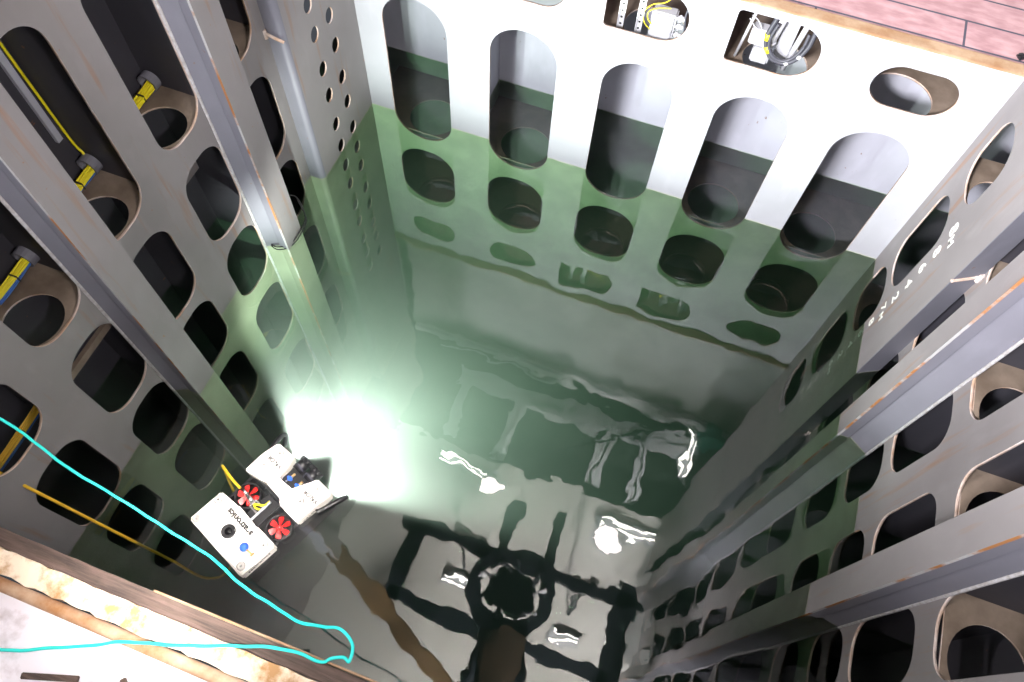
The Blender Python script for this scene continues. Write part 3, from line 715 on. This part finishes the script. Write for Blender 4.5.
# camera and manual bits at the front
cb = bmesh.new(); bx(cb, -0.08, 0.085, 0.22, 0.40, -0.08, 0.03, 0.01); link('camera_tray', cb, M['black'], rov)
for x in (-0.032, 0.076):
    bm = bmesh.new(); cyl(bm, (x, 0.355, 0.06), (x, 0.455, 0.06), 0.043, seg=24); kn = link('lamp_housing', bm, M['black'], rov, True)
    for k in range(7):
        a = k * 2 * PI / 7; bm = bmesh.new(); cyl(bm, (x + 0.041 * math.cos(a), 0.425, 0.06 + 0.041 * math.sin(a)), (x + 0.041 * math.cos(a), 0.462, 0.06 + 0.041 * math.sin(a)), 0.014, seg=12); link('rim_lobe', bm, M['black'], kn, True)
    bm = bmesh.new(); revolve(bm, [(0.040, -0.010), (0.0455, -0.010), (0.0455, 0.010), (0.040, 0.010)], (x, 0.385, 0.06), 24, Matrix.Rotation(PI / 2, 4, 'X'), closed=True); link('cooling_band', bm, M['hose'], kn, True)
for x in (-0.030, 0.052):
    bm = bmesh.new(); cyl(bm, (x, 0.285, 0.03), (x, 0.285, 0.05), 0.018, seg=6); cyl(bm, (x - 0.022, 0.285, 0.045), (x + 0.022, 0.285, 0.045), 0.007); f_ = link('fitting', bm, M['blue'], rov)
    bm = bmesh.new(); cyl(bm, (x, 0.297, 0.04), (x + 0.004, 0.33, 0.05), 0.009); link('brass_plug', bm, M['brass'], f_, True)
    bm = bmesh.new(); cyl(bm, (x, 0.27, 0.04), (x - 0.004, 0.25, 0.045), 0.006); link('steel_stem', bm, M['chrome'], f_, True)
# crash bar ends on the front corners
for s in (-1, 1):
    bm = bmesh.new()
    tube(bm, [(s * 0.285, 0.26, 0.02), (s * 0.31, 0.34, 0.02), (s * 0.335, 0.44, 0.01), (s * 0.335, 0.475, -0.03), (s * 0.30, 0.42, -0.08)], 0.018); link('bumper', bm, M['black'], rov, True)
# headlights
for x in (-0.20, 0.20):
    bm = bmesh.new(); cyl(bm, (x, 0.30, -0.16), (x, 0.385, -0.16), 0.04, 0.045); hl = link('headlight', bm, M['black'], rov, True)
    bm = bmesh.new(); cyl(bm, (x, 0.386, -0.16), (x, 0.391, -0.16), 0.036); link('headlight_lens', bm, M['lens_on'], hl)
    l = bpy.data.lights.new('headlight_beam', 'SPOT'); l.energy = 950; l.color = (0.97, 1.0, 0.95); l.spot_size = math.radians(112); l.spot_blend = 0.35; l.shadow_soft_size = 0.03
    lo = bpy.data.objects.new('headlight_beam', l); C.objects.link(lo); lo.parent = rov
    lo.location = (x, 0.43, -0.14); lo.rotation_euler = (math.radians(78), 0, math.radians(-2 if x > 0 else 18))

# ---------------------------------------------------------------- hangar above (seen only in the water)
bm = bmesh.new(); bx(bm, -4.0, 2.8, 6.5, 6.56, 2.05, 8.25); o = link('bulkhead', bm, M['bulk']); o.name = 'wall_hangar_far'; tag(o, kind='structure')
bm = bmesh.new(); bx(bm, -4.0, 2.8, 6.36, 6.56, 8.25, 8.42); o = link('trim_2', bm, M['beam_white']); tag(o, kind='structure')
bm = bmesh.new(); bx(bm, -6.1, -6.0, -4.6, 8.2, 1.9, 9.6); o = link('wall_hangar_left', bm, M['hangar']); tag(o, kind='structure')
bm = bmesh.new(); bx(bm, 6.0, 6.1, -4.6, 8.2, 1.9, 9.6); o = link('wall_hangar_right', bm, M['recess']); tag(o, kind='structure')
bm = bmesh.new(); bx(bm, -6.1, 6.1, -4.7, -4.6, 1.9, 9.6); o = link('wall_hangar_near', bm, M['hangar']); tag(o, kind='structure')
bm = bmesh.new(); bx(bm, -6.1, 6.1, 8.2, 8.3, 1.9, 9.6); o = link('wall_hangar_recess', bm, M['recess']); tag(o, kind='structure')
bm = bmesh.new(); bx(bm, -6.1, 2.25, -4.6, 4.55, 9.0, 9.1); o = link('ceiling', bm, M['ceil']); tag(o, kind='structure')
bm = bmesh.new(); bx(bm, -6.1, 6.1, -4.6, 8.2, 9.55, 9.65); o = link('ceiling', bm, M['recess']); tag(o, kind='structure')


def girder(name, p0, p1, wd, ht, m, label, cat='girder', group=None):
    p0, p1 = Vector(p0), Vector(p1); d = p1 - p0; bm = bmesh.new(); L = d.length
    bx(bm, 0, L, -wd / 2, wd / 2, -ht / 2, -ht / 2 + 0.03); bx(bm, 0, L, -wd / 2, wd / 2, ht / 2 - 0.03, ht / 2); bx(bm, 0, L, -0.02, 0.02, -ht / 2, ht / 2)
    o = link(name, bm, m); o.location = p0; o.rotation_euler = (0, math.atan2(-d.z, math.hypot(d.x, d.y)), math.atan2(d.y, d.x)); tag(o, label, cat, group); return o


girder('roof_girder', (-2.9, 6.0, 9.1), (2.2, 6.15, 9.1), 0.34, 0.3, M['beam_white'], 'white roof girder running across above the far deck', group=None)
for x, lab in ((-2.62, 'white roof beam nearest the left bulkhead edge'), (-1.55, 'second white roof beam from the left'), (0.42, 'third white roof beam from the left'), (1.25, 'rightmost of the four short white roof beams')):
    girder('roof_beam', (x, 4.75, 9.15), (x, 6.0, 9.15), 0.24, 0.22, M['beam_white'], lab + ' mirrored in the water', group='short white roof beams')
for k, (p0, p1) in enumerate((((-3.4, 6.35, 8.7), (2.8, 6.45, 8.7)), ((-0.6, 5.0, 8.9), (1.9, 6.6, 8.9)))):
    bm = bmesh.new(); tube(bm, [p0, ((p0[0] + p1[0]) / 2, (p0[1] + p1[1]) / 2 + 0.08, p0[2]), p1], 0.03, 10)
    o = link('roof_pipe', bm, M['beam_white'] if k == 0 else M['beam_dark'], smooth=True); tag(o, ('long pale pipe beneath the white roof girder' if k == 0 else 'dark pipe slanting across the white roof beams'), 'pipe')
bm = bmesh.new(); cyl(bm, (2.25, 6.15, 8.5), (2.25, 6.8, 8.5), 0.30, seg=28); bx(bm, 2.15, 2.35, 6.3, 6.6, 8.75, 9.5)
o = link('hanging_tank', bm, M['teal_tank'], smooth=False); tag(o, 'teal tank hung under the roof at the right, mirrored in the water', 'tank')
# launch frame with centre ring
ZF = 6.5
fr_ = bpy.data.objects.new('launch_frame', None); C.objects.link(fr_); fr_.location = (-0.28, 1.9, ZF)
tag(fr_, 'dark launch frame with a centre ring hung above the pool, seen mirrored', 'launch frame')
bm = bmesh.new(); revolve(bm, [(0.44, -0.12), (0.66, -0.12), (0.66, 0.12), (0.44, 0.12)], (0, 0, 0), 40, closed=True); link('ring', bm, M['beam_dark'], fr_, False)
bm = bmesh.new(); revolve(bm, [(0.02, 0.10), (0.36, 0.10), (0.36, 0.2), (0.02, 0.3)], (0, 0, 0), 30); link('winch_drum', bm, M['beam_dark'], fr_)
for nm, x0, x1, y0, y1 in (('cross_bar', -1.95, 1.95, 0.34, 0.54), ('cross_bar', -1.75, 1.6, -0.76, -0.56), ('side_bar', -1.80, -1.50, -0.76, 0.54), ('side_bar', 1.50, 1.82, -0.85, 0.70), ('spine_bar', -0.45, -0.27, 0.36, 1.25), ('spine_bar', 0.25, 0.42, 0.4, 1.4)):
    bm = bmesh.new(); bx(bm, x0, x1, y0, y1, -0.06, 0.06, 0.01); link(nm, bm, M['beam_dark'], fr_)
bm = bmesh.new(); cyl(bm, (0.1, -0.62, -0.05), (0.28, -1.6, -0.2), 0.36, seg=24); link('sheave_arm', bm, M['brown_dark'], fr_)
for dx in (-0.2, 0.12, 0.4):
    bm = bmesh.new(); cyl(bm, (dx, -0.6, -0.16), (dx + 0.15, -1.6, -0.5), 0.05); link('pipe_run', bm, M['beam_dark'], fr_, True)
for k in range(9):
    a = k * 2 * PI / 9; bm = bmesh.new(); cyl(bm, (0.3 * math.cos(a), 0.3 * math.sin(a), -0.05), (0.5 * math.cos(a + .3), 0.5 * math.sin(a + .3), -0.15), 0.035); link('latch', bm, M['galv' if k % 4 == 0 else 'beam_dark'], fr_)
for x in (-1.0, 1.0):
    bm = bmesh.new(); cyl(bm, (x, 0.43, 0.05), (x, 0.43, 2.5), 0.03); link('hanger_rod', bm, M['beam_dark'], fr_)
bm = bmesh.new(); bx(bm, 0, 2.75, -0.13, 0.13, -0.15, 0.15, 0.01)
o = link('crane_boom', bm, M['boom']); o.location = (-3.0, 1.50, 5.9); o.rotation_euler = (0, 0, math.atan2(-1.15, 2.35)); tag(o, 'brown crane boom slanting above the near left corner, mirrored in the water', 'boom')


def ceiling_lamp(x, y, z, ang, label, n=2, L=1.1, str_m=None):
    root = bpy.data.objects.new('ceiling_lamp', None); C.objects.link(root); root.location = (x, y, z); root.rotation_euler = (0, 0, ang)
    tag(root, label, 'lamp', 'fluorescent ceiling lamps')
    bm = bmesh.new(); bx(bm, -L / 2 - 0.04, L / 2 + 0.04, -0.11, 0.11, 0.03, 0.09, 0.008); link('housing', bm, M['box_white'], root)
    for s in ((-1, 1) if n == 2 else (0,)):
        bm = bmesh.new(); cyl(bm, (-L / 2, s * 0.055, 0), (L / 2, s * 0.055, 0), 0.022, seg=10); link('tube', bm, M['tube_light'], root)


ceiling_lamp(1.35, 4.10, 8.9, 0.08, 'twin-tube lamp mirrored as two bright lines right of centre')
ceiling_lamp(1.98, 5.95, 8.9, PI / 2, 'twin-tube lamp mirrored as two short slanting lines at upper right')
ceiling_lamp(-2.05, 4.25, 8.9, -0.05, 'twin-tube lamp mirrored beside the robot headlight glow')
ceiling_lamp(-1.36, 2.84, 8.9, 0.0, 'twin-tube lamp mirrored above the launch frame cross bar at left', L=0.7)
ceiling_lamp(-1.25, 2.12, 8.9, 0.0, 'twin-tube lamp mirrored between the launch frame bars at left', L=0.7)
ceiling_lamp(0.72, 2.82, 8.9, 0.0, 'twin-tube lamp mirrored right of the launch frame ring', L=0.55)
ceiling_lamp(0.83, 1.85, 8.9, 0.0, 'twin-tube lamp mirrored below right of the launch frame ring', L=0.5)
for x, y, lab in ((1.0, 3.75, 'round pink-white bay lamp beside the twin tubes right of centre'), (-1.35, 4.0, 'round bay lamp left of centre')):
    bm = bmesh.new(); revolve(bm, [(0.08, 0.25), (0.10, 0.2), (0.25, 0.0), (0.24, -0.005), (0.09, 0.19)], (x, y, 8.7), 28)
    o = link('bay_lamp', bm, M['beam_white'], smooth=True); tag(o, lab, 'lamp', 'round bay lamps')
    bm = bmesh.new(); revolve(bm, [(0.001, 0.02), (0.2, 0.03), (0.22, 0.04), (0.001, 0.05)], (x, y, 8.7), 24); d_ = link('lamp_disc', bm, mat('bay_glow', (1, 1, 1), 0.5, emit=(1.0, 0.88, 0.85), estr=11), o)

# made-up housings round the added lamps
for i, (loc, tgt, sx, sy, p, col) in enumerate(ADDED_LIGHTS):
    lab = ['added light over the near left, turned to the far wall', 'added light over the near side, turned to the far wall at upper right', 'high added light over the near middle, turned to the robot', 'small added light over the near left deck', 'added light turned up to the ceiling', 'added light turned to the far bulkhead', 'added light turned to the left wall', 'added light turned to the right wall', 'added light turned to the upper right wall'][i]
    root = bpy.data.objects.new('floodlight', None); C.objects.link(root)
    aim(root, loc, tgt); tag(root, lab, 'floodlight', 'added lights')
    bm = bmesh.new(); bx(bm, -sx / 2 - .03, sx / 2 + .03, -sy / 2 - .03, sy / 2 + .03, 0.02, 0.12, 0.01); link('housing', bm, M['black'], root)
    bm = bmesh.new()
    tube(bm, [(-sx / 2 - .05, 0, 0.06), (-sx / 2 - .05, 0, 0.25), (sx / 2 + .05, 0, 0.25), (sx / 2 + .05, 0, 0.06)], 0.012, smooth=False); link('yoke', bm, M['galv'], root)
